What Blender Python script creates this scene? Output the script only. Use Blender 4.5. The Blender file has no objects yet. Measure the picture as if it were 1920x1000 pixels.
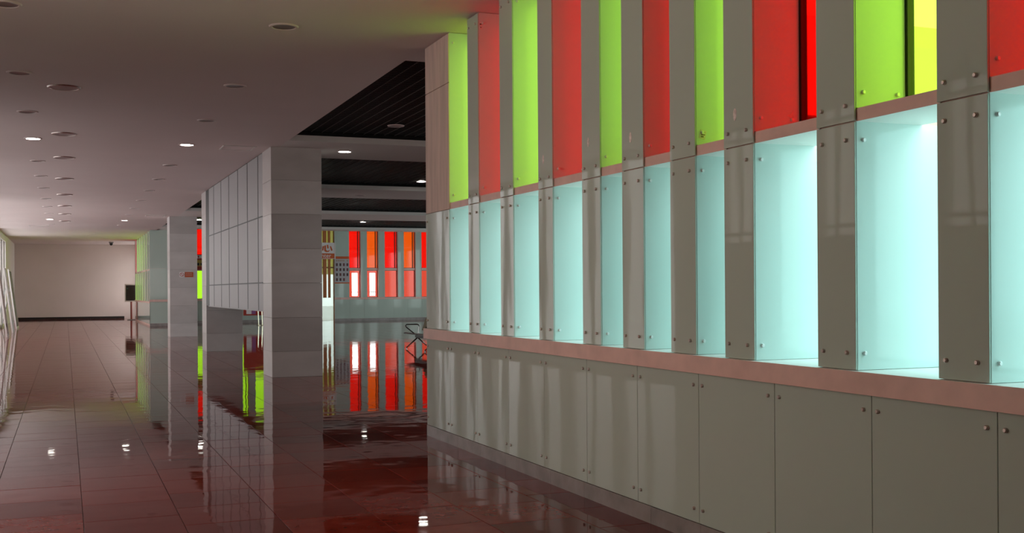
import bpy, bmesh, math, random
from mathutils import Matrix, Vector

random.seed(7)
S = bpy.context.scene
COL = S.collection

# ------------------------------------------------------------------ camera
F_PX, YAW, ROLL, SHIFT = 2086.7, 0.381621, -0.006737, 42.96
CAM_Z = 1.5
fw = Vector((math.sin(YAW), math.cos(YAW), 0))
rt = Vector((math.cos(YAW), -math.sin(YAW), 0))
up = rt.cross(fw)
r2 = rt * math.cos(ROLL) + up * math.sin(ROLL)
u2 = up * math.cos(ROLL) - rt * math.sin(ROLL)
cam = bpy.data.cameras.new('camera')
cam.sensor_width = 36.0
cam.lens = F_PX / 1920 * 36.0
cam.shift_y = SHIFT / 1920
cam.clip_start, cam.clip_end = 0.05, 300
camo = bpy.data.objects.new('camera', cam)
camo.matrix_world = Matrix(((r2.x, u2.x, -fw.x, 0), (r2.y, u2.y, -fw.y, 0), (r2.z, u2.z, -fw.z, CAM_Z), (0, 0, 0, 1)))
COL.objects.link(camo)
S.camera = camo

# ------------------------------------------------------------------ world, exposure
w = bpy.data.worlds.new('overcast_sky')
S.world = w
w.use_nodes = True
bg = w.node_tree.nodes['Background']
bg.inputs['Color'].default_value = (0.93, 1.0, 1.0, 1)
bg.inputs['Strength'].default_value = 1.0
S.view_settings.view_transform = 'Standard'
S.view_settings.look = 'None'
S.view_settings.exposure = 2.15
S.view_settings.gamma = 1.0
S.view_settings.use_curve_mapping = False
S.cycles.use_denoising = True
S.cycles.sample_clamp_indirect = 6.0
S.cycles.max_bounces = 8
S.cycles.glossy_bounces = 4
S.cycles.adaptive_threshold = 0.03

def portal(name, loc, direction, sx, sy):
    """a daylight portal in a window band: it adds no light, it guides sky sampling"""
    l = bpy.data.lights.new(name, 'AREA')
    l.shape = 'RECTANGLE'
    l.size, l.size_y = sx, sy
    l.cycles.is_portal = True
    o = bpy.data.objects.new(name, l)
    o.location = loc
    o.rotation_euler = Vector(direction).to_track_quat('-Z', 'Y').to_euler()
    COL.objects.link(o)
    return o

# ------------------------------------------------------------------ materials
def nt(name):
    m = bpy.data.materials.new(name)
    m.use_nodes = True
    t = m.node_tree
    return m, t, t.nodes['Principled BSDF']

def mat(name, col, rough=0.5, metal=0.0, var=0.0, vscale=3.0, bump=0.0, bscale=20.0, spec=0.5, stretch=(1, 1, 1), coat=0.0, dirt=None):
    m, t, b = nt(name)
    b.inputs['Base Color'].default_value = (*col, 1)
    b.inputs['Roughness'].default_value = rough
    b.inputs['Metallic'].default_value = metal
    b.inputs['Specular IOR Level'].default_value = spec
    b.inputs['Coat Weight'].default_value = coat
    N = t.nodes.new
    if var or bump:
        tc = N('ShaderNodeNewGeometry')
        mp = N('ShaderNodeMapping')
        mp.inputs['Scale'].default_value = stretch
        t.links.new(tc.outputs['Position'], mp.inputs['Vector'])
    if var:
        n = N('ShaderNodeTexNoise')
        n.inputs['Scale'].default_value = vscale
        n.inputs['Detail'].default_value = 6
        t.links.new(mp.outputs[0], n.inputs['Vector'])
        r = N('ShaderNodeValToRGB')
        r.color_ramp.elements[0].position, r.color_ramp.elements[1].position = 0.3, 0.7
        d = dirt or tuple(c * (1 - var) for c in col)
        r.color_ramp.elements[0].color = (*d, 1)
        r.color_ramp.elements[1].color = (*[min(1, c * (1 + var * 0.35)) for c in col], 1)
        t.links.new(n.outputs['Fac'], r.inputs['Fac'])
        t.links.new(r.outputs['Color'], b.inputs['Base Color'])
    if bump:
        n2 = N('ShaderNodeTexNoise')
        n2.inputs['Scale'].default_value = bscale
        n2.inputs['Detail'].default_value = 2
        t.links.new(mp.outputs[0], n2.inputs['Vector'])
        bp = N('ShaderNodeBump')
        bp.inputs['Strength'].default_value = 1.0
        bp.inputs['Distance'].default_value = bump
        t.links.new(n2.outputs['Fac'], bp.inputs['Height'])
        t.links.new(bp.outputs[0], b.inputs['Normal'])
    return m

def pane_mat(name, tint, gloss=True, haze=0.0):
    """tinted glass; tint is the transmission of the whole sheet (two faces)"""
    m = bpy.data.materials.new(name)
    m.use_nodes = True
    t = m.node_tree
    t.nodes.clear()
    out = t.nodes.new('ShaderNodeOutputMaterial')
    tr = t.nodes.new('ShaderNodeBsdfTransparent')
    tr.inputs['Color'].default_value = (*[c ** 0.5 for c in tint], 1)
    gl = t.nodes.new('ShaderNodeBsdfGlossy')
    gl.inputs['Roughness'].default_value = 0.03
    fr = t.nodes.new('ShaderNodeFresnel')
    fr.inputs['IOR'].default_value = 1.45
    mx = t.nodes.new('ShaderNodeMixShader')
    # reflect only at the outer faces: the sheet is thin, light is not trapped in it
    ge = t.nodes.new('ShaderNodeNewGeometry')
    mm = t.nodes.new('ShaderNodeMix')
    t.links.new(ge.outputs['Backfacing'], mm.inputs[0])
    t.links.new(fr.outputs[0], mm.inputs[2])
    mm.inputs[3].default_value = 0.0
    t.links.new(mm.outputs[0], mx.inputs[0])
    t.links.new(tr.outputs[0], mx.inputs[1])
    t.links.new(gl.outputs[0], mx.inputs[2])
    last = mx
    if haze:
        df = t.nodes.new('ShaderNodeBsdfTranslucent')
        df.inputs['Color'].default_value = (*tint, 1)
        m2 = t.nodes.new('ShaderNodeMixShader')
        m2.inputs[0].default_value = haze
        t.links.new(mx.outputs[0], m2.inputs[1])
        t.links.new(df.outputs[0], m2.inputs[2])
        last = m2
    t.links.new(last.outputs[0], out.inputs['Surface'])
    return m

def emit(name, col, strength):
    m = bpy.data.materials.new(name)
    m.use_nodes = True
    t = m.node_tree
    t.nodes.clear()
    out = t.nodes.new('ShaderNodeOutputMaterial')
    e = t.nodes.new('ShaderNodeEmission')
    e.inputs['Color'].default_value = (*col, 1)
    e.inputs['Strength'].default_value = strength
    t.links.new(e.outputs[0], out.inputs['Surface'])
    return m

def floor_material():
    m, t, b = nt('polished_red_stone')
    N, L = t.nodes.new, t.links.new
    g = N('ShaderNodeNewGeometry')
    # one shade per tile
    at = N('ShaderNodeAttribute')
    at.attribute_name = 'shade'
    n1 = N('ShaderNodeTexNoise')
    n1.inputs['Scale'].default_value = 5.0
    n1.inputs['Detail'].default_value = 8
    n1.inputs['Roughness'].default_value = 0.65
    L(g.outputs['Position'], n1.inputs['Vector'])
    r = N('ShaderNodeValToRGB')
    r.color_ramp.elements[0].position, r.color_ramp.elements[1].position = 0.32, 0.75
    r.color_ramp.elements[0].color = (0.165, 0.018, 0.011, 1)
    r.color_ramp.elements[1].color = (0.24, 0.036, 0.025, 1)
    L(n1.outputs['Fac'], r.inputs['Fac'])
    mu = N('ShaderNodeMix')
    mu.data_type = 'RGBA'
    mu.blend_type = 'MULTIPLY'
    mu.inputs[0].default_value = 1.0
    L(r.outputs['Color'], mu.inputs[6])
    L(at.outputs['Color'], mu.inputs[7])
    L(mu.outputs[2], b.inputs['Base Color'])
    b.inputs['Roughness'].default_value = 0.035
    n3 = N('ShaderNodeTexNoise')
    n3.inputs['Scale'].default_value = 2.2
    n3.inputs['Detail'].default_value = 4
    L(g.outputs['Position'], n3.inputs['Vector'])
    mr = N('ShaderNodeMapRange')
    mr.inputs['From Min'].default_value, mr.inputs['From Max'].default_value = 0.35, 0.75
    mr.inputs['To Min'].default_value, mr.inputs['To Max'].default_value = 0.015, 0.06
    L(n3.outputs['Fac'], mr.inputs['Value'])
    L(mr.outputs[0], b.inputs['Roughness'])
    b.inputs['IOR'].default_value = 1.14
    mp = N('ShaderNodeMapping')
    mp.inputs['Scale'].default_value = (1.0, 1.0, 1.0)
    L(g.outputs['Position'], mp.inputs['Vector'])
    n2 = N('ShaderNodeTexNoise')
    n2.inputs['Scale'].default_value = 3.0
    n2.inputs['Detail'].default_value = 1
    L(mp.outputs[0], n2.inputs['Vector'])
    bp = N('ShaderNodeBump')
    bp.inputs['Distance'].default_value = 0.0016
    bp.inputs['Strength'].default_value = 1.0
    L(n2.outputs['Fac'], bp.inputs['Height'])
    L(bp.outputs[0], b.inputs['Normal'])
    return m

M = {}
M['ceiling'] = mat('ceiling_paint', (0.73, 0.63, 0.615), 0.7, var=0.04, vscale=0.6)
M['white'] = mat('white_paint', (0.72, 0.67, 0.65), 0.6, var=0.04, vscale=0.8)
M['farwall'] = mat('far_wall_paint', (0.70, 0.61, 0.57), 0.6, var=0.06, vscale=0.5)
M['pink'] = mat('pink_stone', (0.88, 0.58, 0.52), 0.45, var=0.12, vscale=6, bump=0.0006, bscale=60)
M['bare'] = mat('bare_board', (0.80, 0.62, 0.57), 0.75, var=0.18, vscale=4, stretch=(1, 3, 0.4))
M['reveal'] = mat('daylit_reveal', (0.90, 0.90, 0.87), 0.5)
M['glass'] = mat('back_painted_glass', (0.53, 0.61, 0.55), 0.03, bump=0.0016, bscale=1.6, spec=0.3, stretch=(1, 1, 0.35))
M['jamb'] = mat('daylit_glass', (0.70, 0.81, 0.78), 0.08, spec=0.35)  # same glass as the piers, paler to carry the daylight in its colour
M['skirt'] = mat('skirting_marble', (0.34, 0.30, 0.29), 0.25, var=0.25, vscale=5)
M['bolt'] = mat('brushed_steel', (0.62, 0.53, 0.50), 0.38, 1.0)
M['boltjamb'] = mat('polished_steel', (0.80, 0.80, 0.80), 0.35, 0.4)
M['black'] = mat('black_paint', (0.006, 0.006, 0.006), 0.45)
M['void'] = mat('void_black', (0.004, 0.004, 0.004), 0.9)
M['slat'] = mat('black_slat', (0.006, 0.0055, 0.0055), 0.3)
M['tbar'] = mat('carrier_bar', (0.06, 0.05, 0.048), 0.4)
M['alu'] = mat('aluminium_cladding', (0.36, 0.345, 0.35), 0.45, var=0.03, vscale=1.0)
M['frame'] = mat('window_frame_grey', (0.22, 0.21, 0.20), 0.5)
M['floor'] = floor_material()
M['grout'] = mat('floor_grout', (0.10, 0.035, 0.018), 0.5)
MARB = [mat('column_marble', c, 0.28, var=0.10, vscale=1.6, stretch=(1, 1, 2.4)) for c in
        ((0.62, 0.58, 0.57), (0.58, 0.545, 0.535), (0.49, 0.455, 0.445), (0.66, 0.625, 0.615))]
M['p_lime'] = pane_mat('lime_glass', (0.36, 0.65, 0.042))
M['p_red'] = pane_mat('red_glass', (0.50, 0.0013, 0.0006))
M['p_aqua'] = pane_mat('aqua_glass', (0.53, 0.86, 0.85))
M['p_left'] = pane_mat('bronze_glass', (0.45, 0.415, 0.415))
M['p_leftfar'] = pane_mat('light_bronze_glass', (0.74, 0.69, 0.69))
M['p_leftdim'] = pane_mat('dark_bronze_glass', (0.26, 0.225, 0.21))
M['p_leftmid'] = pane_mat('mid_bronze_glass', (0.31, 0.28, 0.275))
M['p_notch_fill'] = pane_mat('notch_fill_glass', (0.46, 0.41, 0.39))
M['p_hall_fill'] = pane_mat('hall_fill_glass', (0.80, 0.93, 0.92))
M['p_near_fill'] = pane_mat('near_fill_glass', (0.64, 0.49, 0.42))
M['p_clear'] = pane_mat('clear_glass', (0.85, 0.88, 0.86))
M['p_far_red'] = pane_mat('far_red_glass', (0.22, 0.0015, 0.0004))
M['p_far_orange'] = pane_mat('far_orange_glass', (0.20, 0.022, 0.001))
M['p_coral'] = pane_mat('coral_glass', (0.18, 0.017, 0.009))
M['p_farlime'] = pane_mat('far_lime_glass', (0.12, 0.24, 0.006))

# ------------------------------------------------------------------ mesh helpers
def quads(boxes):
    v, f = [], []
    for (x0, x1, y0, y1, z0, z1) in boxes:
        k = len(v)
        v += [(x0, y0, z0), (x1, y0, z0), (x1, y1, z0), (x0, y1, z0), (x0, y0, z1), (x1, y0, z1), (x1, y1, z1), (x0, y1, z1)]
        f += [(k, k + 3, k + 2, k + 1), (k + 4, k + 5, k + 6, k + 7), (k, k + 1, k + 5, k + 4), (k + 1, k + 2, k + 6, k + 5), (k + 2, k + 3, k + 7, k + 6), (k + 3, k, k + 4, k + 7)]
    return v, f     # face order: bottom, top, -y, +x, +y, -x

def mesh(name, v, f, m):
    me = bpy.data.meshes.new(name)
    me.from_pydata(v, [], f)
    for x in (m if isinstance(m, (list, tuple)) else [m]):
        me.materials.append(x)
    me.update()
    return me

def link(name, me, parent=None, loc=None, **props):
    o = bpy.data.objects.new(name, me)
    COL.objects.link(o)
    if parent is not None:
        o.parent = parent
    if loc is not None:
        o.location = loc
    for k, val in props.items():
        o[k] = val
    return o

def boxes(name, bs, m, parent=None, loc=None, **props):
    if isinstance(bs, tuple):
        bs = [bs]
    return link(name, mesh(name, *quads(bs), m), parent, loc, **props)

def bevbox(name, b, m, parent=None, bev=0.004, loc=None, **props):
    """a box whose vertical and horizontal edges are bevelled"""
    bm = bmesh.new()
    v, f = quads([b])
    vs = [bm.verts.new(c) for c in v]
    for q in f:
        bm.faces.new([vs[i] for i in q])
    bmesh.ops.bevel(bm, geom=bm.edges[:], offset=bev, segments=1, affect='EDGES')
    me = bpy.data.meshes.new(name)
    bm.to_mesh(me)
    bm.free()
    me.materials.append(m)
    return link(name, me, parent, loc, **props)

def thing(name, label, cat, loc=(0, 0, 0), rz=0.0, group=None):
    o = bpy.data.objects.new(name, None)
    o.empty_display_size = 0.1
    COL.objects.link(o)
    o.location = loc
    o.rotation_euler.z = rz
    o['label'] = label
    o['category'] = cat
    if group:
        o['group'] = group
    return o

def lathe_me(name, prof, m, seg=24, axis='Z'):
    v, f = [], []
    n = len(prof)
    for s in range(seg):
        a = 2 * math.pi * s / seg
        for (r, h) in prof:
            p = (r * math.cos(a), r * math.sin(a), h)
            if axis == 'X':
                p = (h, p[0], p[1])
            elif axis == 'Y':
                p = (p[0], h, p[1])
            v.append(p)
    for s in range(seg):
        q = (s + 1) % seg
        for i in range(n - 1):
            f.append((s * n + i, q * n + i, q * n + i + 1, s * n + i + 1))
    me = mesh(name, v, f, m)
    bm = bmesh.new()
    bm.from_mesh(me)
    bmesh.ops.remove_doubles(bm, verts=bm.verts[:], dist=1e-5)
    bmesh.ops.recalc_face_normals(bm, faces=bm.faces[:])
    bm.to_mesh(me)
    bm.free()
    return me

def tube(name, pts, rad, m, parent=None, seg=8, closed=False):
    """a round bar through the points"""
    bm = bmesh.new()
    P = [Vector(p) for p in pts]
    rings = []
    for i, p in enumerate(P):
        a = P[i] - P[i - 1] if i > 0 else P[1] - P[0]
        b = P[i + 1] - P[i] if i < len(P) - 1 else P[-1] - P[-2]
        d = (a.normalized() + b.normalized()).normalized()
        ref = Vector((0, 0, 1)) if abs(d.z) < 0.9 else Vector((0, 1, 0))
        s = d.cross(ref).normalized()
        t = s.cross(d)
        rings.append([bm.verts.new(p + (s * math.cos(2 * math.pi * k / seg) + t * math.sin(2 * math.pi * k / seg)) * rad) for k in range(seg)])
    for a, b in zip(rings, rings[1:]):
        for k in range(seg):
            bm.faces.new((a[k], a[(k + 1) % seg], b[(k + 1) % seg], b[k]))
    bm.faces.new(rings[0][::-1])
    bm.faces.new(rings[-1])
    bmesh.ops.recalc_face_normals(bm, faces=bm.faces[:])
    me = bpy.data.meshes.new(name)
    bm.to_mesh(me)
    bm.free()
    me.materials.append(m)
    return link(name, me, parent)

# ------------------------------------------------------------------ dimensions
XO = 4.02             # outer face of the right wall
XW = 3.457            # face of the right wall
XL = -2.6             # left wall
YEND = 10.985         # far end of the right wall
ZC = 4.0
XK, YK = 5.0, 51.0     # corner of the glazed block at the far end
YB = 54.0             # back wall of the side hall
YF = 67.3             # far end wall of the corridor
XR = 19.0             # right end of the side hall
Y0 = -5.0

# ------------------------------------------------------------------ floor
floor = boxes('floor', [(XL - 0.3, XO, Y0 - 0.3, YEND - 0.3, -0.30, -0.012), (XL - 0.3, XR + 0.3, YEND - 0.3, YB + 0.35, -0.30, -0.012), (XL - 0.3, 3.94, YB + 0.35, YF + 0.3, -0.30, -0.012)], M['grout'], kind='structure')

def px(x, y, z):
    d = Vector((x, y, z - CAM_Z))
    dz = d.dot(fw)
    if dz < 0.3:
        return None
    return 960 + F_PX * d.dot(r2) / dz, 500 + SHIFT - F_PX * d.dot(u2) / dz

T = 0.60
GAP = 0.004
tiles = []
kx0 = int(math.floor((XL - 0.1) / T)) - 1
for kx in range(kx0, int((XR - 0.1) / T) + 2):
    x0 = 0.10 + kx * T
    off = 0.17 * (kx % 2) + 0.07 * ((kx * 7) % 3)
    for ky in range(-10, 114):
        y0 = ky * T + off - 0.03
        x1, y1 = x0 + T, y0 + T
        if x1 < XL or x0 > XR or y1 < Y0 or y0 > YF:
            continue
        if x0 > XW + 0.2 and (y1 < YEND + 0.05 or y0 > YB + 0.2):
            continue
        rr = random.Random(kx * 1009 + ky * 31 + 5)
        tilt = 0.0008
        tx, ty, dz = rr.uniform(-tilt, tilt), rr.uniform(-tilt, tilt) * 1.2, rr.uniform(-0.0004, 0.0003)
        sh = rr.uniform(0.72, 1.2)
        if rr.random() < 0.1:
            sh *= 0.7
        q = px(x0 + T / 2, y0 + T / 2, 0)
        area = 0
        if q and -60 < q[0] < 1980 and 540 < q[1] < 1040:
            a, b, c, d = px(x0, y0, 0), px(x1, y0, 0), px(x0, y1, 0), px(x1, y1, 0)
            if None not in (a, b, c, d):
                area = abs((b[0] - a[0]) * (c[1] - a[1])) + 1e-3
                hid = x0 > XW
                area = 0 if hid else area
        tiles.append((area, x0, y0, tx, ty, dz, sh))
tiles.sort(key=lambda t: -t[0])

def tile_geo(x0, y0, tx, ty, dz):
    h = T / 2
    hg = h - GAP / 2
    bv = 0.0012
    top = []
    for sx, sy in ((-1, -1), (1, -1), (1, 1), (-1, 1)):
        px_, py_ = sx * (hg - bv), sy * (hg - bv)
        top.append((px_, py_, tx * px_ + ty * py_ + dz))
    mid = []
    for sx, sy in ((-1, -1), (1, -1), (1, 1), (-1, 1)):
        px_, py_ = sx * hg, sy * hg
        mid.append((px_, py_, tx * px_ + ty * py_ + dz - bv))
    bot = [(p[0], p[1], -0.012) for p in mid]
    v = top + mid + bot
    f = [(0, 1, 2, 3)]
    for i in range(4):
        j = (i + 1) % 4
        f += [(i, i + 4, j + 4, j), (i + 4, i + 8, j + 8, j + 4)]
    return v, f

def shade_attr(me, vals):
    a = me.attributes.new('shade', 'FLOAT_COLOR', 'POINT')
    for i, s in enumerate(vals):
        a.data[i].color = (s, s * 0.98, s, 1)

for (area, x0, y0, tx, ty, dz, sh) in tiles[:300]:
    v, f = tile_geo(x0, y0, tx, ty, dz)
    me = mesh('tile', v, f, M['floor'])
    shade_attr(me, [sh] * len(v))
    link('tile', me, floor, (x0 + T / 2, y0 + T / 2, 0))
V, Fc, Sh = [], [], []
for (area, x0, y0, tx, ty, dz, sh) in tiles[300:]:
    v, f = tile_geo(x0, y0, tx, ty, dz)
    k = len(V)
    V += [(p[0] + x0 + T / 2, p[1] + y0 + T / 2, p[2]) for p in v]
    Fc += [tuple(i + k for i in q) for q in f]
    Sh += [sh] * len(v)
me = mesh('tile_field', V, Fc, M['floor'])
shade_attr(me, Sh)
link('tile_field', me, floor, kind='stuff', label='polished dark red floor tiles running on into the distance')

# paved yards outside the windows
M['paving'] = mat('pale_paving', (0.66, 0.65, 0.62), 0.8, var=0.06, vscale=1.5)
boxes('ground', [(4.03, 60, Y0 - 30, YEND - 0.31, -0.32, -0.005), (3.95, 60, YB + 0.36, YF + 40, -0.32, -0.005), (3.95, XK - 0.31, YK + 0.36, YB + 0.36, -0.005, 0.0)], M['paving'], kind='structure')

# ------------------------------------------------------------------ ceiling
BAYS = [(11.67, 18.53), (20.80, 26.95), (29.55, 35.75), (38.75, 44.9), (46.0, YB)]
XBL = 3.45
YSTEP = 47.2
YFB_ = 62.0
cb = [(XL - 0.4, XBL, Y0 - 0.4, YSTEP, ZC, ZC + 0.5),
      (XL - 0.4, XBL + 0.35, YSTEP, YFB_, ZC + 0.2, ZC + 0.5),
      (XL - 0.4, 4.4, YFB_, YF + 0.6, ZC + 0.2, ZC + 0.5),
      (XBL, 3.82, Y0 - 0.4, YEND + 0.02, ZC, ZC + 0.5),
      (XBL, XR + 0.4, YEND + 0.02, BAYS[0][0], ZC, ZC + 0.75)]
ceiling = boxes('ceiling', cb, M['ceiling'], kind='structure')
ends = [b[0] for b in BAYS[1:]] + [YB + 0.3]
for (a, b), e in list(zip(BAYS, ends))[:-1]:
    boxes('beam', (XK if b > YK else XBL, XR + 0.4, b, e, ZC, ZC + 0.75), M['white'], ceiling)
boxes('ceiling_void', [(XBL, XR + 0.4, BAYS[0][0], YK + 0.35, ZC + 0.75, ZC + 0.80), (XK, XR + 0.4, YK + 0.35, YB + 0.3, ZC + 0.75, ZC + 0.80)], M['void'], ceiling)
boxes('beam', (XBL, XK, BAYS[-1][0], YK + 0.35, ZC + 0.2, ZC + 0.75), M['white'], ceiling)
for (a, b) in BAYS:
    XB0 = XBL if a < 47 else XK
    if a > 45:
        continue          # the last bay by the back wall is open, without slats
    # dark lining of the recess
    boxes('recess_lining', [(XB0 - 0.001, XB0 + 0.008, a, b, ZC + 0.10, ZC + 0.75), (XB0, XR, b - 0.006, b + 0.002, ZC + 0.10, ZC + 0.75), (XB0, XR, a - 0.002, a + 0.006, ZC + 0.10, ZC + 0.75)], M['void'], ceiling)
    bars = []
    x = XB0 + 0.20
    while x < XR:
        bars.append((x, x + 0.006, a, b, ZC + 0.157, ZC + 0.165))
        x += 0.18
    if a < 25:
        for q in bars:
            boxes('carrier_bar', q, M['tbar'], ceiling)
    else:
        boxes('carrier_field', bars, M['tbar'], ceiling, kind='stuff', label='thin carrier bars of the far black ceiling')
    sl = []
    y = a + 0.06
    while y < b - 0.02:
        sl.append((XB0, XR, y, y + 0.012, ZC + 0.17, ZC + 0.25))
        y += 0.085
    boxes('slat_field', sl, M['slat'], ceiling, kind='stuff', label='black open slat ceiling')

# ------------------------------------------------------------------ right wall with glass clad piers
PIERS = [(10.238, YEND), (9.399, 9.685), (8.577, 8.870), (7.769, 8.046), (6.956, 7.249), (6.333, 6.629), (5.698, 5.992), (5.099, 5.388), (4.266, 4.553), (3.449, 3.733)]
HID = [(2.627, 2.914), (1.805, 2.092), (0.983, 1.270)]
Z_SILL0, Z_SILL1, Z_J, Z_L = 1.0, 1.105, 2.283, 2.345
core = [(XW + 0.02, XO, Y0, YEND - 0.01, 0.0, Z_SILL0), (XW + 0.02, XO, Y0, HID[-1][0] - 0.3, Z_SILL1, ZC)]
for (a, b) in PIERS + HID:
    core.append((XW + 0.02, XO, a + 0.012, b - 0.012, Z_SILL1, Z_L))
    core.append((XW + 0.02, 3.80, a + 0.012, b - 0.012, Z_L, ZC))
wall_right = boxes('wall_right', core, M['pink'], kind='structure')
# outer skin behind the ledge ends
BOLT_X = lathe_me('bolt', [(0.0, -0.012), (0.0075, -0.012), (0.0105, -0.009), (0.0105, 0.003)], M['bolt'], 10, 'X')
BOLT_Y = lathe_me('bolt', [(0.0, -0.012), (0.0075, -0.012), (0.0105, -0.009), (0.0105, 0.003)], M['boltjamb'], 10, 'Y')

def bolt_x(parent, y, z):
    link('bolt', BOLT_X, parent, (XW, y, z))

def bolt_y(parent, x, y, z):
    link('bolt', BOLT_Y, parent, (x, y, z))

# lower glass panels
JOINTS = [YEND, 10.238, 9.467, 8.702, 7.956, 7.193, 6.432, 5.675, 4.919, 4.159, 3.410, 2.65, 1.89]
for a, b in zip(JOINTS[1:], JOINTS[:-1]):
    p = bevbox('glass_panel', (XW, XW + 0.010, a + 0.002, b - 0.002, 0.113, Z_SILL0 - 0.004), M['glass'], wall_right, 0.0015)
    if b > 3:
        for z in (0.195, 0.928):
            bolt_x(p, a + 0.053, z)
            bolt_x(p, b - 0.045, z)
# skirting stones
y = YEND
k = 0
while y > 1.0:
    ln = (0.98, 0.60, 0.62, 0.95, 0.60)[k % 5]
    boxes('skirting_stone', (XW - 0.004, XW + 0.02, y - ln + 0.002, y, 0.0, 0.110), M['skirt'], wall_right)
    y -= ln
    k += 1
# sill, its front pink, its top whiter with the daylight put into the colour
sill = boxes('trim_1', (XW - 0.028, XO, 0.6, YEND + 0.028, Z_SILL0, Z_SILL1), [M['pink'], M['reveal']], kind='structure')
sill.data.polygons[1].material_index = 1

# front panels of the piers
for i, (a, b) in enumerate(PIERS):
    p = bevbox('glass_panel', (XW, XW + 0.010, a + 0.001, b - 0.001, Z_SILL1 + 0.003, Z_J - 0.003), M['glass'], wall_right, 0.0015)
    for z in (1.188, 2.200):
        bolt_x(p, a + 0.062, z)
        bolt_x(p, b - 0.047, z)
    if i == 0:
        # bare end of the wall: unclad boards
        boxes('bare_board', (XW + 0.002, XW + 0.022, a + 0.001, b, Z_J + 0.002, 3.508), M['bare'], wall_right)
        boxes('bare_board', (XW + 0.002, XW + 0.022, a + 0.001, b, 3.516, ZC - 0.012), M['bare'], wall_right)
        continue
    p = bevbox('glass_panel', (XW, XW + 0.010, a + 0.001, b - 0.001, Z_J + 0.003, ZC - 0.008), M['glass'], wall_right, 0.0015)
    for z in (2.363, 3.905):
        bolt_x(p, a + 0.062, z)
        bolt_x(p, b - 0.047, z)
    if i in (3, 4, 5, 7):
        st = lathe_me('sticker', [(0.0, -0.0015), (0.021, -0.0015), (0.021, 0.0005)], mat('sticker_print', (0.92, 0.78, 0.75), 0.5, var=0.35, vscale=60), 14, 'X')
        sy, sz = {3: (7.944, 2.511), 4: (7.140, 2.543), 5: (6.504, 2.495), 7: (5.273, 2.463)}[i]
        so = link('sticker', st, p, (XW, sy, sz))
        so.scale = (1, 0.8, 1.67)

# reveal panels on both sides of every pier, lower and upper
# paper labels left on three of the upper reveals
M['paper'] = mat('paper_scrap', (0.80, 0.74, 0.70), 0.6, var=0.2, vscale=40)
M['ink'] = mat('dark_print', (0.10, 0.05, 0.04), 0.6)
LABELS = {1: (3.485, 3.878, [(-0.018, 0.03), (0.012, 0.032), (0.016, 0.01), (0.010, -0.005), (0.016, -0.03), (-0.014, -0.032), (-0.006, -0.004), (-0.02, 0.01)], [(-0.010, 0.006, 0.008, 0.018), (-0.006, 0.008, -0.018, -0.012)]),
          6: (3.512, 2.412, [(-0.016, 0.030), (0.026, 0.018), (0.012, -0.032), (-0.028, -0.022)], [(-0.016, -0.002, 0.004, 0.014), (-0.012, 0.014, -0.006, -0.001), (-0.014, 0.004, -0.018, -0.012), (0.002, 0.012, 0.010, 0.014)]),
          7: (3.697, 2.444, [(0.026, 0.034), (0.020, 0.008), (0.024, -0.012), (0.004, -0.024), (-0.004, -0.008), (-0.022, 0.0), (-0.006, 0.008), (0.010, 0.014)], [])}
openings = []
allp = PIERS + HID
for i in range(len(allp)):
    a, b = allp[i]
    for z0, z1, kind in ((Z_SILL1 + 0.002, Z_J + 0.002, 'low'), (Z_L + 0.002, ZC - 0.004, 'up')):
        xe = XO - 0.02 if kind == 'low' else 3.760
        p = bevbox('reveal_panel', (XW + 0.0105, xe, a, a + 0.010, z0, z1), M['jamb'], wall_right, 0.001)
        if i < 10:
            bz = (1.186, 2.196) if kind == 'low' else (2.422, 3.90)
            for z in bz:
                bolt_y(p, 3.507, a, z)
                if kind == 'up':
                    bolt_y(p, 3.710, a, z)
        if kind == 'up' and i in LABELS:
            lx, lz, pts, ink = LABELS[i]
            n = len(pts)
            v = [(lx + x, a - 0.0015, lz + z) for x, z in pts] + [(lx + x, a + 0.0005, lz + z) for x, z in pts]
            f = [tuple(range(n)), tuple(range(2 * n - 1, n - 1, -1))] + [(q, q + n, (q + 1) % n + n, (q + 1) % n) for q in range(n)]
            link('paper_label', mesh('paper_label', v, f, M['paper']), p)
            for (x0, x1, z0, z1) in ink:
                boxes('print_mark', (lx + x0, lx + x1, a - 0.0025, a - 0.0014, lz + z0, lz + z1), M['ink'], p)
        if i > 0:
            boxes('reveal_panel', (XW + 0.0105, xe, b - 0.010, b, z0, z1), M['jamb'], wall_right)
    if i + 1 < len(allp):
        openings.append((allp[i + 1][1], a))

# ledges in the openings
for (a, b) in openings:
    l = boxes('ledge', (XW + 0.014, 3.860, a - 0.011, b + 0.011, Z_J, Z_L), [M['pink'], M['reveal']], wall_right)
    l.data.polygons[0].material_index = 1  # underside coloured whiter than the front, for the daylight on it

# windows of the right wall: tinted upper panes, pale aqua lower panes
nwin = 0
def window(axis, pos, a, b, z0, z1, frame_m, panes, fw_=0.035, depth=0.04, cls=1):
    """frame as a mesh, panes as children; axis X: pane plane at x=pos, spans y a..b"""
    global nwin
    nwin += 1
    def bx(u0, u1, w0, w1, t0, t1):
        return (t0, t1, u0, u1, w0, w1) if axis == 'X' else (u0, u1, t0, t1, w0, w1)
    fr = [bx(a, a + fw_, z0, z1, pos, pos + depth), bx(b - fw_, b, z0, z1, pos, pos + depth),
          bx(a + fw_, b - fw_, z0, z0 + fw_, pos, pos + depth), bx(a + fw_, b - fw_, z1 - fw_, z1, pos, pos + depth)]
    o = boxes('window_%d' % nwin, fr, frame_m, kind='structure')
    for (u0, u1, w0, w1, m) in panes:
        boxes('pane', bx(u0, u1, w0, w1, pos + depth * 0.4, pos + depth * 0.4 + 0.008), m, o)
    return o

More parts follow.
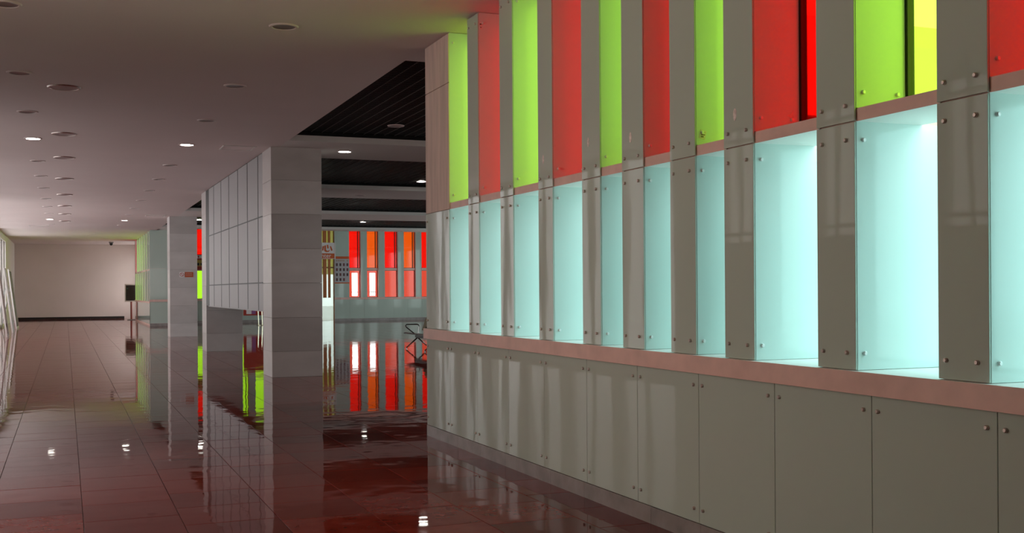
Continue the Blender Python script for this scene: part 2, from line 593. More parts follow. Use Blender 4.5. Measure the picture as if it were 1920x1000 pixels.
for i, (a, b) in enumerate(openings):
    m = M['p_lime'] if i % 2 == 0 else M['p_red']
    window('X', 3.7605, a - 0.012, b + 0.012, Z_L, ZC, M['black'], [(a - 0.012, b + 0.012, Z_L, ZC, m)], 0.03)
    window('X', 4.0, a - 0.012, b + 0.012, Z_SILL1, Z_L, M['frame'], [(a - 0.012, b + 0.012, Z_SILL1, Z_L, M['p_aqua'])], 0.02, 0.02)
portal('daylight_right', (XO + 0.05, (0.98 + YEND) / 2, 2.5), (-1, 0, 0), YEND - 0.98, 3.0)

# wall that closes the side hall towards the camera
nb_, prev = [], XW + 0.03
nw = [(5.0, 7.4), (7.9, 10.3), (10.8, 13.2), (13.7, 16.1)]  # unseen windows, added to light the column fronts
for (a, b) in nw:
    nb_ += [(prev, a, YEND - 0.3, YEND - 0.012, 0.0, ZC + 0.4), (a, b, YEND - 0.3, YEND - 0.012, 0.0, 1.1), (a, b, YEND - 0.3, YEND - 0.012, 3.5, ZC + 0.4)]
    prev = b
nb_.append((prev, XR + 0.4, YEND - 0.3, YEND - 0.012, 0.0, ZC + 0.4))
boxes('wall_notch', nb_, M['white'], kind='structure')
for (a, b) in nw:
    window('Y', YEND - 0.2, a, b, 1.1, 3.5, M['frame'], [(a, b, 1.1, 3.5, M['p_notch_fill'])], 0.05, 0.06)
portal('daylight_notch', (10.55, YEND - 0.29, 2.3), (0, 1, 0), 11.2, 2.5)
hr = []
hw = [(y, y + 3.0) for y in (20.5, 24.5, 30.0, 34.0, 39.5, 43.5, 48.5)]  # unseen windows, added to brighten the side hall and its back wall
prev = YEND - 0.3
for (a, b) in hw:
    hr += [(XR, XR + 0.3, prev, a, -0.05, ZC + 0.8), (XR, XR + 0.3, a, b, -0.05, 0.4), (XR, XR + 0.3, a, b, 3.9, ZC + 0.8)]
    prev = b
hr.append((XR, XR + 0.3, prev, YB + 0.3, -0.05, ZC + 0.8))
boxes('wall_hall_right', hr, M['white'], kind='structure')
for (a, b) in hw:
    window('X', XR + 0.1, a, b, 0.4, 3.9, M['frame'], [(a, b, 0.4, 3.9, M['p_hall_fill'])], 0.05, 0.06)
portal('daylight_hall_right', (XR + 0.28, 36, 2.15), (-1, 0, 0), 31.5, 3.6)
boxes('wall_rear', (XL - 0.3, XO, Y0 - 0.3, Y0, -0.05, ZC + 0.3), M['white'], kind='structure')

# ------------------------------------------------------------------ left wall with tall windows
lw = []
wins = [(y, y + 1.65, 0.3, 3.9, 'p_near_fill') for y in (5.0, 7.0)]  # unseen windows, added to light the piers and the near ceiling
for y in (9.35, 11.72, 14.09):
    wins.append((y, y + 0.95, 2.15, 3.95, 'p_leftdim'))
yy = 16.4
while yy < 56.0:
    wins.append((yy, yy + 2.14, 0.12, 3.9, 'p_leftmid' if yy < 23 else 'p_left' if yy < 31 else 'p_leftfar'))  # pane tints stepped along the wall to grade the room light
    yy += 2.3
prev = Y0 - 0.3
for (a, b, z0, z1, pm) in wins:
    lw.append((XL - 0.3, XL, prev, a, -0.05, ZC + 0.4))
    lw.append((XL - 0.3, XL, a, b, -0.05, z0))
    lw.append((XL - 0.3, XL, a, b, z1, ZC + 0.4))
    prev = b
lw.append((XL - 0.3, XL, prev, YF + 0.3, -0.05, ZC + 0.4))
wall_left = boxes('wall_left', lw, M['white'], kind='structure')
for (a, b, z0, z1, pm) in wins:
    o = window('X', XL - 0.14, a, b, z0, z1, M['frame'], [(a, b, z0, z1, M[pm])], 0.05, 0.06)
    mw = 0.02 if a < 16 else 0.075
    boxes('mullion', (XL - 0.14, XL - 0.08, (a + b) / 2 - mw, (a + b) / 2 + mw, z0, z1), M['frame'], o)
    for zt in (2.30, 3.72):
        if a < 16:
            boxes('transom', (XL - 0.14, XL - 0.08, a, b, zt, zt + 0.05), M['frame'], o)
portal('daylight_left', (XL - 0.25, (9 + 58) / 2, 2.0), (1, 0, 0), 49, 3.9)
portal('daylight_near', (XL - 0.25, 6.8, 2.1), (1, 0, 0), 3.8, 3.7)

# ------------------------------------------------------------------ far end of the corridor
wall_far = boxes('wall_far', (XL - 0.3, 4.4, YF, YF + 0.3, -0.05, ZC + 0.4), M['farwall'], kind='structure')
boxes('baseboard_far', (XL, 3.12, YF - 0.02, YF - 0.0005, 0.0, 0.12), M['black'], kind='structure')
# glazed block on the right, Y 51.4 .. 62
FX = 3.42
YFA, YFB = YK, 62.2
wall_far_right_b = [(FX + 0.02, FX + 0.5, YFA + 0.05, YFB, 0.0, 1.02)]
fp = []
y = YFB
while y > YFA + 0.5:
    fp.append((y - 0.45, y))
    y -= 1.60
fp.append((YFA + 0.05, YFA + 0.35))
for (a, b) in fp:
    wall_far_right_b.append((FX + 0.02, FX + 0.5, a, b, 1.02, ZC + 0.25))
wall_far_right = boxes('wall_far_right', wall_far_right_b, M['pink'], kind='structure')
boxes('sill', (FX - 0.02, FX + 0.5, YFA + 0.05, YFB, 1.0, 1.08), M['pink'], wall_far_right)
y = YFB
while y > YFA + 0.3:
    boxes('glass_panel', (FX, FX + 0.018, max(YFA, y - 0.76), y - 0.004, 0.08, 0.995), M['glass'], wall_far_right)
    y -= 0.76
for k, (a, b) in enumerate(fp):
    boxes('glass_panel', (FX, FX + 0.018, a + 0.001, b - 0.001, 1.082, 2.45), M['glass'], wall_far_right)
    boxes('glass_panel', (FX, FX + 0.018, a + 0.001, b - 0.001, 2.46, ZC + 0.18), M['glass'], wall_far_right)
    boxes('reveal_panel', (FX + 0.02, FX + 0.36, a - 0.012, a, 1.08, ZC + 0.19), M['jamb'], wall_far_right)
for k in range(len(fp) - 1):
    b, a = fp[k][0] - 0.012, fp[k + 1][1]
    boxes('ledge', (FX + 0.012, FX + 0.4, a, b, 2.44, 2.52), M['pink'], wall_far_right)
    window('X', FX + 0.36, a, b, 2.52, ZC + 0.19, M['black'], [(a, b, 2.52, ZC + 0.19, M['p_lime'] if k else M['p_red'])], 0.02)
    window('X', FX + 0.36, a, b, 1.08, 2.44, M['black'], [(a, b, 1.08, 2.44, M['p_lime'])], 0.02)
boxes('wall_far_stub', [(4.0, 4.2, YFB - 0.1, YF, 0.0, 0.3), (4.0, 4.2, YFB - 0.1, YF, 3.9, ZC + 0.4), (4.0, 4.2, YFB - 0.1, YFB + 0.4, 0.3, 3.9), (4.0, 4.2, YF - 0.3, YF, 0.3, 3.9)], M['farwall'], kind='structure')
window('X', 4.05, YFB + 0.4, YF - 0.3, 0.3, 3.9, M['frame'], [(YFB + 0.4, YF - 0.3, 0.3, 3.9, M['p_leftfar'])], 0.05, 0.06)  # unseen window, added to light the far wall from the right
portal('daylight_far_side', (4.25, (YFB + YF) / 2, 2.1), (-1, 0, 0), YF - YFB, 3.7)
boxes('wall_far_return', (FX + 0.05, 4.3, YFB - 0.15, YFB + 0.05, 0.0, ZC + 0.4), M['farwall'], kind='structure')
portal('daylight_far', (FX + 0.56, (YFA + YFB) / 2, 2.6), (-1, 0, 0), YFB - YFA, 3.1)

# ------------------------------------------------------------------ back wall of the side hall
ZT = 4.46
WB = [(5.45, 6.25, 'lime'), (7.55, 8.10, 'lime'), (8.42, 9.05, 'lime'), (13.02, 13.60, 'red'), (13.92, 14.50, 'orange'), (14.83, 15.50, 'red'), (15.82, 16.43, 'orange'), (16.75, 17.36, 'red'), (17.72, 18.30, 'orange')]
DOOR = (10.55, 12.28)
solid = sorted([(a, b) for a, b, c in WB] + [DOOR])
bb = []
px0 = XK
for (a, b) in solid:
    bb.append((px0, a, YB + 0.02, YB + 0.35, 0.0, ZT + 0.3))
    if (a, b) != DOOR:
        bb.append((a, b, YB + 0.02, YB + 0.35, 0.0, 1.12))
        bb.append((a, b, YB + 0.06, YB + 0.35, 2.50, 2.61))
    bb.append((a, b, YB + 0.02, YB + 0.35, ZT, ZT + 0.3))
    px0 = b
bb.append((px0, XR, YB + 0.02, YB + 0.35, 0.0, ZT + 0.3))
bb += [(FX + 0.02, XK, YK + 0.02, YK + 0.35, 0.0, ZT + 0.3), (XK - 0.3, XK, YK + 0.35, YB + 0.35, 0.0, ZT + 0.3)]
wall_hall = boxes('wall_hall_back', bb, M['pink'], kind='structure')
for k in range(2):
    u0, u1 = FX + (XK - FX) * k / 2, FX + (XK - FX) * (k + 1) / 2
    for z0, z1 in ((0.12, 1.055), (1.16, 2.52), (2.525, ZT)):
        boxes('glass_panel', (u0 + 0.002, u1 - 0.002, YK, YK + 0.012, z0, z1), M['glass'], wall_hall)
boxes('sill', (FX - 0.02, XK, YK - 0.02, YK + 0.1, 1.06, 1.15), M['pink'], wall_hall)
boxes('skirting_stone', (FX, XK, YK - 0.004, YK + 0.012, 0.0, 0.115), M['skirt'], wall_hall)
px0 = XK
for (a, b) in solid + [(XR, XR)]:
    # piers clad in glass from sill to lintel, split where they are wide
    n = max(1, int(round((a - px0) / 0.95)))
    for k in range(n):
        u0, u1 = px0 + (a - px0) * k / n, px0 + (a - px0) * (k + 1) / n
        for z0, z1 in ((1.16, 2.52), (2.525, ZT)):
            boxes('glass_panel', (u0 + 0.002, u1 - 0.002, YB, YB + 0.012, z0, z1), M['glass'], wall_hall)
    px0 = b
for (a, b) in ((XK, DOOR[0]), (DOOR[1], XR)):
    n = int(round((b - a) / 0.76))
    for k in range(n):
        boxes('glass_panel', (a + (b - a) * k / n + 0.002, a + (b - a) * (k + 1) / n - 0.002, YB, YB + 0.012, 0.12, 1.055), M['glass'], wall_hall)
for (a, b) in ((XK, DOOR[0]), (DOOR[1], XR)):
    boxes('sill', (a, b, YB - 0.02, YB + 0.30, 1.06, 1.15), M['pink'], wall_hall)
    boxes('skirting_stone', (a, b, YB - 0.004, YB + 0.012, 0.0, 0.115), M['skirt'], wall_hall)
for i, (a, b, c) in enumerate(WB):
    up_m = {'lime': M['p_far_red'], 'red': M['p_far_red'], 'orange': M['p_far_orange']}[c]
    lo_m = M['p_farlime'] if c == 'lime' else M['p_coral']
    if i in (1, 2):
        up_m = M['p_farlime']
    o = window('Y', YB + 0.16, a, b, 2.61, ZT, M['frame'], [(a, b, 2.61, ZT, up_m)], 0.02)
    boxes('mullion', (b - 0.13, b - 0.09, YB + 0.15, YB + 0.2, 2.61, ZT), M['black'], o)
    if i in (3, 4):
        c0, c1 = a + 0.17, a + 0.45
        pl = [(a, c0, 1.15, 2.50, lo_m), (c1, b, 1.15, 2.50, lo_m), (c0, c1, 1.23, 2.37, M['p_clear']), (c0, c1, 2.37, 2.50, lo_m), (c0, c1, 1.15, 1.23, lo_m)]
    else:
        pl = [(a, b, 1.15, 2.50, lo_m)]
    o = window('Y', YB + 0.16, a, b, 1.15, 2.50, M['frame'], pl, 0.02)
    if i in (3, 4):
        boxes('transom', (a + 0.17, a + 0.45, YB + 0.155, YB + 0.185, 1.40, 1.44), M['pink'], o)
# glazed entrance
M['brown'] = mat('brown_mullion', (0.50, 0.15, 0.035), 0.45)
M['p_door_up'] = pane_mat('door_amber_glass', (0.06, 0.055, 0.012))
nd = boxes('door_1', [(DOOR[0], DOOR[0] + 0.06, YB + 0.1, YB + 0.18, 0, ZT), (DOOR[1] - 0.03, DOOR[1], YB + 0.1, YB + 0.18, 0, ZT), (DOOR[0], DOOR[1], YB + 0.1, YB + 0.18, 2.60, 2.67)], mat('door_frame_tan', (0.42, 0.30, 0.12), 0.5), kind='structure')
for x0, x1 in ((10.95, 11.10), (11.40, 11.53), (11.74, 11.90), (11.99, 12.10)):
    boxes('mullion', (x0, x1, YB + 0.08, YB + 0.20, 1.15, ZT), M['brown'], nd)
boxes('pane', (DOOR[0], DOOR[1], YB + 0.14, YB + 0.148, 2.30, ZT), M['p_door_up'], nd)
boxes('pane', (DOOR[0], DOOR[1], YB + 0.14, YB + 0.148, 0.0, 2.30), pane_mat('door_pale_glass', (0.20, 0.225, 0.205)), nd)
portal('daylight_hall', ((5 + 18.6) / 2, YB + 0.45, 2.4), (0, -1, 0), 13.6, 4.4)

# ------------------------------------------------------------------ columns clad in marble
COLS = [(3.31, 19.40, 'marble clad column nearest the camera, ending the suspended grey panel wall'),
        (3.25, 28.50, 'marble clad column at the far end of the suspended panel wall'),
        (3.21, 38.40, 'marble clad column with the small no smoking sign')]
ZS = [0.0, 0.449, 1.035, 1.638, 2.238, 2.837, 3.427, ZC]
cols = []
for ci, (x, y, lab) in enumerate(COLS):
    W = 0.88
    D = 0.92
    t = thing('column', lab, 'column', (x + W / 2, y + D / 2, 0), 0, 'marble columns along the corridor')
    boxes('core', (-W / 2 + 0.03, W / 2 - 0.03, -D / 2 + 0.03, D / 2 - 0.03, 0, ZC), M['grout'], t)
    for k in range(7):
        z0, z1 = ZS[k] + 0.0015, ZS[k + 1] - 0.0015
        for face in range(4):
            rr = random.Random(ci * 100 + k * 7 + face)
            mm = MARB[(0, 1, 0, 1, 2, 1, 3, 1)[(k + ci * 3 + face) % 8]]
            if ci == 0 and face == 0:
                mm = MARB[(0, 2, 1, 0, 2, 3, 1)[k]]
            e = 0.025
            if face == 0:
                b = (-W / 2, W / 2, -D / 2, -D / 2 + e, z0, z1)
            elif face == 1:
                b = (-W / 2, W / 2, D / 2 - e, D / 2, z0, z1)
            elif face == 2:
                b = (-W / 2, -W / 2 + e, -D / 2 + e, D / 2 - e, z0, z1)
            else:
                b = (W / 2 - e, W / 2, -D / 2 + e, D / 2 - e, z0, z1)
            bevbox('marble_slab', b, mm, t, 0.0015)
    cols.append(t)

# ------------------------------------------------------------------ suspended panel wall between the first two columns
pw = thing('panel_wall', 'suspended grey metal panel wall hung between two marble columns', 'panel wall', (3.28, 24.3, 1.13), 0.0073)
PY = [27.92, 26.995, 25.742, 24.511, 23.234, 22.009, 20.777, 20.30]
PZ = [1.13, 1.65, 2.85, 3.998]
boxes('backing', (0.004, 0.30, 20.36 - 24.3, 28.49 - 24.3, 0.02, 2.868), M['black'], pw)
for a, b in zip(PY[1:], PY[:-1]):
    for z0, z1 in zip(PZ[:-1], PZ[1:]):
        bevbox('metal_panel', (0, 0.0045, a - 24.3 + (0.045 if a > 20.5 else 0), b - 24.3 - 0.045, z0 - 1.13 + 0.012, z1 - 1.13 - 0.012), M['alu'], pw, 0.001)
boxes('bottom_panel', (0.0, 0.30, 20.34 - 24.3, 28.07 - 24.3, 0.0, 0.02), M['alu'], pw)

# ------------------------------------------------------------------ ceiling lights
RING = lathe_me('trim_ring', [(0.105, 0.0), (0.110, -0.012), (0.132, -0.012), (0.140, 0.0)], M['ceiling'], 28)
M['bowl'] = mat('reflector_grey', (0.22, 0.20, 0.20), 0.3, 0.3)
BOWL = lathe_me('reflector', [(0.107, -0.006), (0.07, -0.002), (0.0, -0.001)], M['bowl'], 28)
LIT = emit('lit_lamp', (1.0, 0.97, 0.88), 9.0)
LAMP = lathe_me('lamp', [(0.107, -0.006), (0.08, -0.010), (0.0, -0.011)], LIT, 24)
RING2 = lathe_me('trim_ring', [(0.165, 0.0), (0.170, -0.014), (0.185, -0.014), (0.195, 0.0)], M['bolt'], 30)
GRILLE = lathe_me('grille', [(0.168, -0.010), (0.12, -0.006), (0.0, -0.004)], mat('grille_grey', (0.40, 0.35, 0.35), 0.4), 30)

def downlight(x, y, z, lit, label, group):
    t = thing('downlight', label, 'ceiling light', (x, y, z), 0, group)
    link('trim_ring', RING, t)
    link('lamp' if lit else 'reflector', LAMP if lit else BOWL, t)

rowY = [10.55, 13.8, 16.73, 19.6, 22.9, 25.82, 28.75, 32.0, 35.0, 38.0, 41.0, 44.0]
ords = ['first', 'second', 'third', 'fourth', 'fifth', 'sixth', 'seventh', 'eighth', 'ninth', 'tenth', 'eleventh', 'twelfth']
for k, y in enumerate(rowY):
    lit = y in (19.6, 41.0)
    for x, side in ((-0.47, 'left row'), (1.93, 'right row')):
        downlight(x, y, ZC, lit, '%s round downlight, %s in the %s of the corridor ceiling' % ('glowing' if lit else 'unlit', ords[k] + ' from the camera', side), 'recessed downlights in the corridor ceiling')
for k, y in enumerate((14.6, 18.88, 22.2, 26.3, 30.6, 34.6, 38.1, 42.0)):
    t = thing('ceiling_speaker', 'flat round grey ceiling grille in the middle row, %s from the camera' % ords[k], 'ceiling speaker', (0.0, y, ZC), 0, 'round grilles along the middle of the ceiling')
    link('trim_ring', RING2, t)
    link('grille', GRILLE, t)
for (x, y, z, lab) in ((4.67, 19.66, ZC, 'glowing downlight on the first white beam beside the marble column'),
                       (8.1, 26.1, ZC + 0.16, 'glowing downlight in the black slat ceiling of the side hall'),
                       (10.7, 42.1, ZC + 0.15, 'glowing downlight in the far black ceiling bay above the red windows'),
                       (4.6, 42.4, ZC + 0.15, 'glowing downlight seen between the two farther columns')):
    t = thing('downlight', lab, 'ceiling light', (x, y, z), 0, 'recessed downlights in the side hall')
    link('trim_ring', RING, t)
    link('lamp', LAMP, t)
for (x, y, z, lab) in ((4.95, 17.3, ZC + 0.15, 'unlit downlight in the nearest black slat ceiling bay'), (7.2, 28.6, ZC, 'unlit downlight on the second white beam'), (6.2, 33.0, ZC + 0.15, 'unlit downlight in the third black ceiling bay')):
    t = thing('downlight', lab, 'ceiling light', (x, y, z), 0, 'recessed downlights in the side hall')
    link('trim_ring', RING, t)
    link('reflector', BOWL, t)
# access hatches
for (x, y, s, lab) in ((2.80, 19.75, 0.28, 'square white ceiling hatch in front of the nearest column'), (2.75, 38.2, 0.3, 'small square ceiling hatch far down the corridor'), (-0.9, 45.3, 0.35, 'white ceiling hatch near the left side of the far ceiling edge')):
    t = thing('ceiling_hatch', lab, 'ceiling hatch', (x, y, ZC))
    fr = 0.03
    boxes('hatch_frame', [(-s, s, -s, -s + fr, -0.012, 0), (-s, s, s - fr, s, -0.012, 0), (-s, -s + fr, -s + fr, s - fr, -0.012, 0), (s - fr, s, -s + fr, s - fr, -0.012, 0)], M['white'], t)
    boxes('hatch_door', (-s + fr + 0.01, s - fr - 0.01, -s + fr + 0.01, s - fr - 0.01, -0.006, 0), M['ceiling'], t)

# ------------------------------------------------------------------ waiting bench in the side hall
M['chrome'] = mat('dark_chrome', (0.30, 0.29, 0.28), 0.2, 1.0)
M['seat'] = mat('dark_seat', (0.05, 0.03, 0.028), 0.35)
M['backr'] = mat('olive_backrest', (0.16, 0.12, 0.05), 0.35, 0.3)
bn = thing('waiting_bench', 'metal waiting bench with armrest behind the end of the glass wall', 'bench', (8.36, 25.72, 0))
boxes('beam', (-0.03, 0.13, 0.0, 1.75, 0.28, 0.36), M['black'], bn)
for yy in (0.08, 1.65):
    tube('leg', [(0.0, yy, 0.28), (-0.14, yy, 0.16), (-0.29, yy, 0.03), (-0.29, yy, 0.0)], 0.018, M['chrome'], bn)
    tube('leg', [(0.02, yy, 0.28), (0.14, yy, 0.17), (0.30, yy, 0.03), (0.30, yy, 0.0)], 0.018, M['chrome'], bn)
for k in range(3):
    y0 = 0.02 + k * 0.58
    # seat pan curving up into the backrest
    prof = [(-0.34, 0.415), (-0.30, 0.425), (-0.10, 0.385), (0.08, 0.36), (0.13, 0.37)]
    v, f = [], []
    for (x, z) in prof:
        v += [(x, y0, z), (x, y0 + 0.53, z), (x, y0, z - 0.025), (x, y0 + 0.53, z - 0.025)]
    for i in range(len(prof) - 1):
        q = i * 4
        f += [(q, q + 4, q + 5, q + 1), (q + 2, q + 3, q + 7, q + 6), (q, q + 2, q + 6, q + 4), (q + 1, q + 5, q + 7, q + 3)]
    f += [(0, 1, 3, 2), (q + 4, q + 6, q + 7, q + 5)]
    link('seat', mesh('seat', v, f, M['seat']), bn)
    prof = [(0.14, 0.47), (0.17, 0.55), (0.235, 0.75), (0.27, 0.81), (0.30, 0.82)]
    v, f = [], []
    for i, (x, z) in enumerate(prof):
        ins = 0.0 if i < 3 else (0.02 if i == 3 else 0.05)
        v += [(x, y0 + ins, z), (x, y0 + 0.53 - ins, z), (x + 0.03, y0 + ins, z - 0.008), (x + 0.03, y0 + 0.53 - ins, z - 0.008)]
    for i in range(len(prof) - 1):
        q = i * 4
        f += [(q, q + 4, q + 5, q + 1), (q + 2, q + 3, q + 7, q + 6), (q, q + 2, q + 6, q + 4), (q + 1, q + 5, q + 7, q + 3)]
    f += [(0, 1, 3, 2), (q + 4, q + 6, q + 7, q + 5)]
    link('backrest', mesh('backrest', v, f, M['backr']), bn)
for yy in (0.0, 1.75):
    tube('armrest', [(-0.02, yy, 0.36), (-0.12, yy, 0.44), (-0.26, yy, 0.55), (-0.28, yy, 0.59), (-0.25, yy, 0.62), (0.03, yy, 0.62), (0.07, yy, 0.60), (0.09, yy, 0.56), (0.06, yy, 0.38)], 0.015, M['chrome'], bn)

# ------------------------------------------------------------------ signs and boards in the side hall
M['signw'] = mat('sign_white', (0.82, 0.78, 0.78), 0.4)
M['signo'] = mat('sign_orange', (0.62, 0.11, 0.015), 0.4)

def text_mesh(txt, size, m, name, parent, loc, rot, ext=0.004):
    c = bpy.data.curves.new('lettering', 'FONT')
    c.body = txt
    c.size = size
    c.extrude = ext
    o = bpy.data.objects.new('lettering_tmp', c)
    COL.objects.link(o)
    dg = bpy.context.evaluated_depsgraph_get()
    me = bpy.data.meshes.new_from_object(o.evaluated_get(dg))
    bpy.data.objects.remove(o)
    me.materials.clear()
    me.materials.append(m)
    r = link(name, me, parent, loc)
    r.rotation_euler = rot
    return r

def poly_prism(name, pts, y0, y1, m, parent):
    n = len(pts)
    v = [(x, y0, z) for x, z in pts] + [(x, y1, z) for x, z in pts]
    f = [tuple(range(n)), tuple(range(2 * n - 1, n - 1, -1))] + [(i, i + n, (i + 1) % n + n, (i + 1) % n) for i in range(n)]
    return link(name, mesh(name, v, f, m), parent)

# hanging lightbox: white top with an orange character, orange band below
sg = thing('hanging_sign', 'hanging white and orange sign with a large character beside the marble column', 'sign', (11.16, 50.0, 2.94))
boxes('sign_box', (-1.0, 0.25, 0.0, 0.10, 0.0, 0.74), M['signw'], sg)
boxes('orange_band', (-1.0, 0.21, -0.008, 0.0, 0.02, 0.25), M['signo'], sg)
boxes('edge_frame', (0.21, 0.26, -0.012, 0.11, -0.01, 0.75), M['white'], sg)
for pts in ([(-0.34, 0.38), (-0.29, 0.38), (-0.25, 0.58), (-0.31, 0.58)],
            [(-0.24, 0.60), (-0.17, 0.62), (-0.17, 0.42), (-0.13, 0.37), (-0.06, 0.37), (-0.03, 0.42), (-0.01, 0.38), (-0.05, 0.32), (-0.17, 0.31), (-0.24, 0.36)],
            [(-0.13, 0.64), (-0.07, 0.64), (-0.05, 0.48), (-0.11, 0.48)],
            [(0.00, 0.58), (0.06, 0.57), (0.12, 0.39), (0.06, 0.37)]):
    poly_prism('character_stroke', [(x * 1.05, z) for x, z in pts], -0.010, 0.0, M['signo'], sg)
text_mesh('nter', 0.27, M['signw'], 'lettering', sg, (-0.40, -0.010, 0.06), (math.pi / 2, 0, 0))
for x in (-0.8, 0.1):
    tube('hanger_rod', [(x, 0.05, 0.74), (x, 0.05, ZC + 0.755 - 2.94)], 0.006, M['bolt'], sg, 6)

# staff notice board with rows of small pictures
nb = thing('notice_board', 'white notice board with rows of small pictures left of the red windows', 'notice board', (12.65, YB - 0.001, 1.85))
boxes('board', (-0.37, 0.37, -0.03, 0.0, 0, 1.33), mat('board_white', (0.50, 0.46, 0.48), 0.4), nb)
boxes('header_band', (-0.37, 0.37, -0.036, -0.03, 1.21, 1.33), M['signo'], nb)
boxes('footer_band', (-0.37, 0.37, -0.036, -0.03, 0.0, 0.05), M['signo'], nb)
M['ph'] = [mat('picture_print', c, 0.4) for c in ((0.10, 0.03, 0.035), (0.06, 0.025, 0.03), (0.16, 0.035, 0.04))]
for r in range(4):
    for c in range(4):
        if r == 3 and c == 3:
            continue
        x, z = -0.26 + c * 0.175, 0.92 - r * 0.245
        boxes('picture', (x - 0.045, x + 0.045, -0.036, -0.03, z - 0.065, z + 0.075), M['ph'][(r * 2 + c) % 3], nb)
M['ochre'] = mat('ochre_print', (0.42, 0.22, 0.10), 0.5)
for k in range(7):
    if k != 5:
        boxes('title_mark', (-0.30 + k * 0.09, -0.25 + k * 0.09, -0.034, -0.03, 1.09, 1.15), M['ochre'], nb)

# no smoking sign and orange plate on the third column
ns = thing('wall_sign', 'small no smoking sign with an orange plate on the third column', 'sign', (3.21 + 0.44, 38.40 - 0.002, 1.98))
boxes('white_plate', (-0.135, 0.025, -0.012, 0, 0.0, 0.17), M['signw'], ns)
boxes('orange_plate', (0.04, 0.31, -0.012, 0, 0.0, 0.17), mat('plate_orange', (0.55, 0.10, 0.03), 0.4), ns)
RED = mat('sign_red', (0.45, 0.03, 0.04), 0.4)
ring = lathe_me('ban_ring', [(0.050, -0.015), (0.050, -0.011), (0.064, -0.011), (0.064, -0.015), (0.050, -0.015)], RED, 20, 'Y')
link('ban_ring', ring, ns, (-0.055, 0, 0.085))
poly_prism('ban_bar', [(-0.095, 0.120), (-0.085, 0.130), (-0.015, 0.050), (-0.025, 0.040)], -0.015, -0.011, RED, ns)
for z, n in ((0.10, 5), (0.045, 7)):
    for k in range(n):
        boxes('plate_mark', (0.07 + k * 0.21 / n, 0.07 + (k + 0.6) * 0.21 / n, -0.014, -0.011, z, z + 0.035), mat('mark_pale', (0.6, 0.3, 0.25), 0.5) if k == 0 and n == 5 else bpy.data.materials['mark_pale'], ns)

# red and yellow board in front of the window seen between the columns
rb = thing('banner_board', 'red and yellow banner board between the two farther columns', 'banner', (5.80, YB - 0.10, 2.52))
boxes('banner', (-0.45, 0.45, 0, 0.05, 0.0, 0.72), mat('banner_red', (0.35, 0.03, 0.02), 0.5), rb)
boxes('yellow_field', (-0.42, 0.42, -0.006, 0, 0.17, 0.46), mat('banner_yellow', (0.45, 0.33, 0.06), 0.5), rb)
boxes('pale_band', (-0.42, 0.42, -0.006, 0, 0.54, 0.68), M['signw'], rb)
boxes('red_spot', (-0.04, 0.04, -0.010, -0.006, 0.57, 0.65), RED, rb)
for k in range(5):
    boxes('character_mark', (-0.36 + k * 0.15, -0.26 + k * 0.15, -0.010, -0.006, 0.20, 0.32), M['black'], rb)

# red display board on two chrome posts behind the panel wall
db = thing('display_board', 'red display board on two bright posts below the panel wall', 'display board', (7.85, 49.3, 0))
boxes('board', (-0.66, 0.55, 0, 0.05, 0.44, 2.0), mat('display_red', (0.40, 0.03, 0.015), 0.45), db)
boxes('print', (-0.54, -0.32, -0.006, 0, 0.50, 1.1), M['signw'], db)
boxes('print', (-0.30, -0.14, -0.006, 0, 0.50, 1.1), mat('print_violet', (0.30, 0.10, 0.28), 0.5), db)
M['post'] = mat('bright_post', (0.75, 0.72, 0.55), 0.2, 1.0)
for x in (-0.02, 0.14):
    tube('post', [(x, -0.03, 0.0), (x - 0.03, -0.03, 0.9)], 0.022, M['post'], db)
    boxes('foot', (x - 0.05, x + 0.05, -0.25, 0.2, 0, 0.03), M['post'], db)

# ------------------------------------------------------------------ far end: picture stand, dome camera, leaning boards
ps = thing('picture_stand', 'dark framed board on a thin red post before the far wall', 'sign', (3.28, 63.0, 0))
M['tan'] = mat('pale_frame', (0.62, 0.56, 0.50), 0.5)
boxes('frame', [(-0.33, 0.33, 0, 0.05, 0.98, 1.04), (-0.33, 0.33, 0, 0.05, 1.86, 1.92), (-0.33, -0.28, 0, 0.05, 1.04, 1.86), (0.28, 0.33, 0, 0.05, 1.04, 1.86)], M['tan'], ps)
boxes('board', (-0.28, 0.28, 0.015, 0.04, 1.04, 1.86), mat('board_dark', (0.03, 0.018, 0.016), 0.3, var=0.3, vscale=5), ps)
boxes('green_mark', (-0.24, -0.16, 0.010, 0.015, 1.66, 1.71), mat('mark_green', (0.05, 0.16, 0.10), 0.5), ps)
tube('post', [(0.0, 0.06, 0.0), (0.0, 0.06, 1.0)], 0.05, mat('post_red', (0.25, 0.05, 0.03), 0.5), ps)
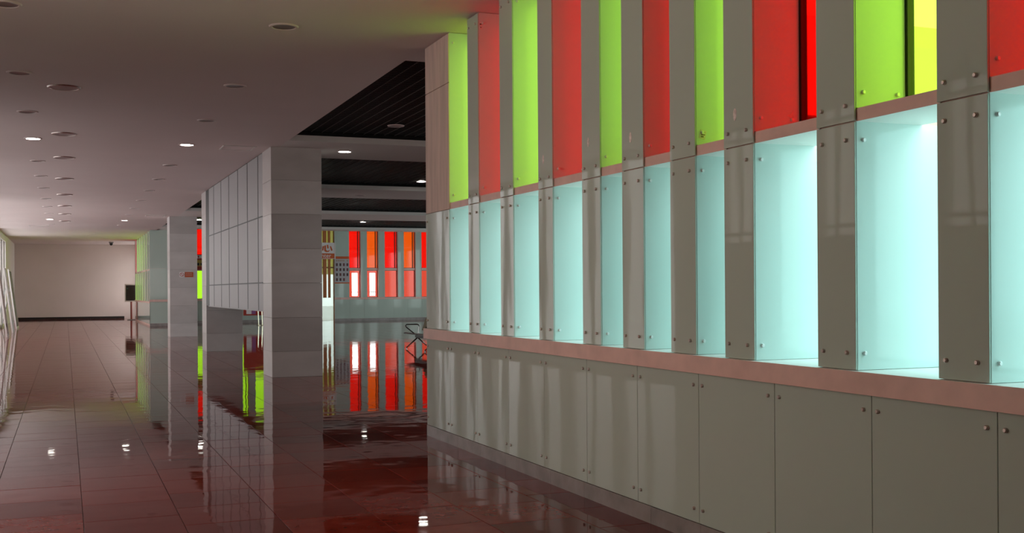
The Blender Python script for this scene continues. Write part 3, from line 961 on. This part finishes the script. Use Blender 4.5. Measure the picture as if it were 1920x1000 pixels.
boxes('foot', (-0.2, 0.2, -0.15, 0.25, 0.0, 0.03), M['frame'], ps)

dc = thing('dome_camera', 'small dark dome camera under the far ceiling', 'camera', (2.30, 63.5, ZC + 0.2))
link('mount', lathe_me('mount', [(0.0, 0.0), (0.12, 0.0), (0.12, -0.05), (0.09, -0.07), (0.0, -0.07)], M['frame'], 16), dc)
link('dome', lathe_me('dome', [(0.085, -0.07), (0.085, -0.11), (0.07, -0.16), (0.04, -0.19), (0.0, -0.20)], M['black'], 16), dc)

M['mirror'] = mat('mirror_face', (0.45, 0.50, 0.50), 0.08, 1.0)
M['artdark'] = mat('painted_board', (0.10, 0.03, 0.02), 0.5, var=0.6, vscale=3, dirt=(0.02, 0.05, 0.02))
M['board_white'] = mat('white_print_board', (0.80, 0.84, 0.84), 0.3)
for k, (x, y, ln, hh, face, lab) in enumerate(((-1.84, 41.2, 1.3, 2.4, 'mirror', 'tall framed mirror panel propped by the left windows, nearest of the three'),
                                              (-1.84, 45.6, 1.3, 2.45, 'board_white', 'tall pale panel propped by the left windows, in the middle'),
                                              (-1.90, 50.6, 2.4, 2.5, 'artdark', 'tall dark painted panel propped by the left windows, farthest'))):
    t = thing('leaning_panel', lab, 'panel', (x, y, 0.0), 0, 'framed panels propped by the left windows')
    lean = 0.12
    t.rotation_euler.y = -lean
    fwid = 0.07
    boxes('frame', [(-0.03, 0.02, 0, fwid, 0.0, hh), (-0.03, 0.02, ln - fwid, ln, 0.0, hh), (-0.03, 0.02, fwid, ln - fwid, 0.0, fwid), (-0.03, 0.02, fwid, ln - fwid, hh - fwid, hh)], M['white'], t)
    boxes('face', (-0.025, 0.005, fwid, ln - fwid, fwid, hh - fwid), M[face], t)
    # back strut down to the floor
    ca, sa = math.cos(lean), math.sin(lean)
    wx, wz = -0.68, 0.02
    lx, lz = wx * ca + wz * sa, wz * ca - wx * sa * -1
    tube('back_strut', [(-0.04, ln / 2, hh * 0.72), (wx * ca - 0.0, ln / 2, 0.02 + abs(wx) * -sa)], 0.02, M['frame'], t)
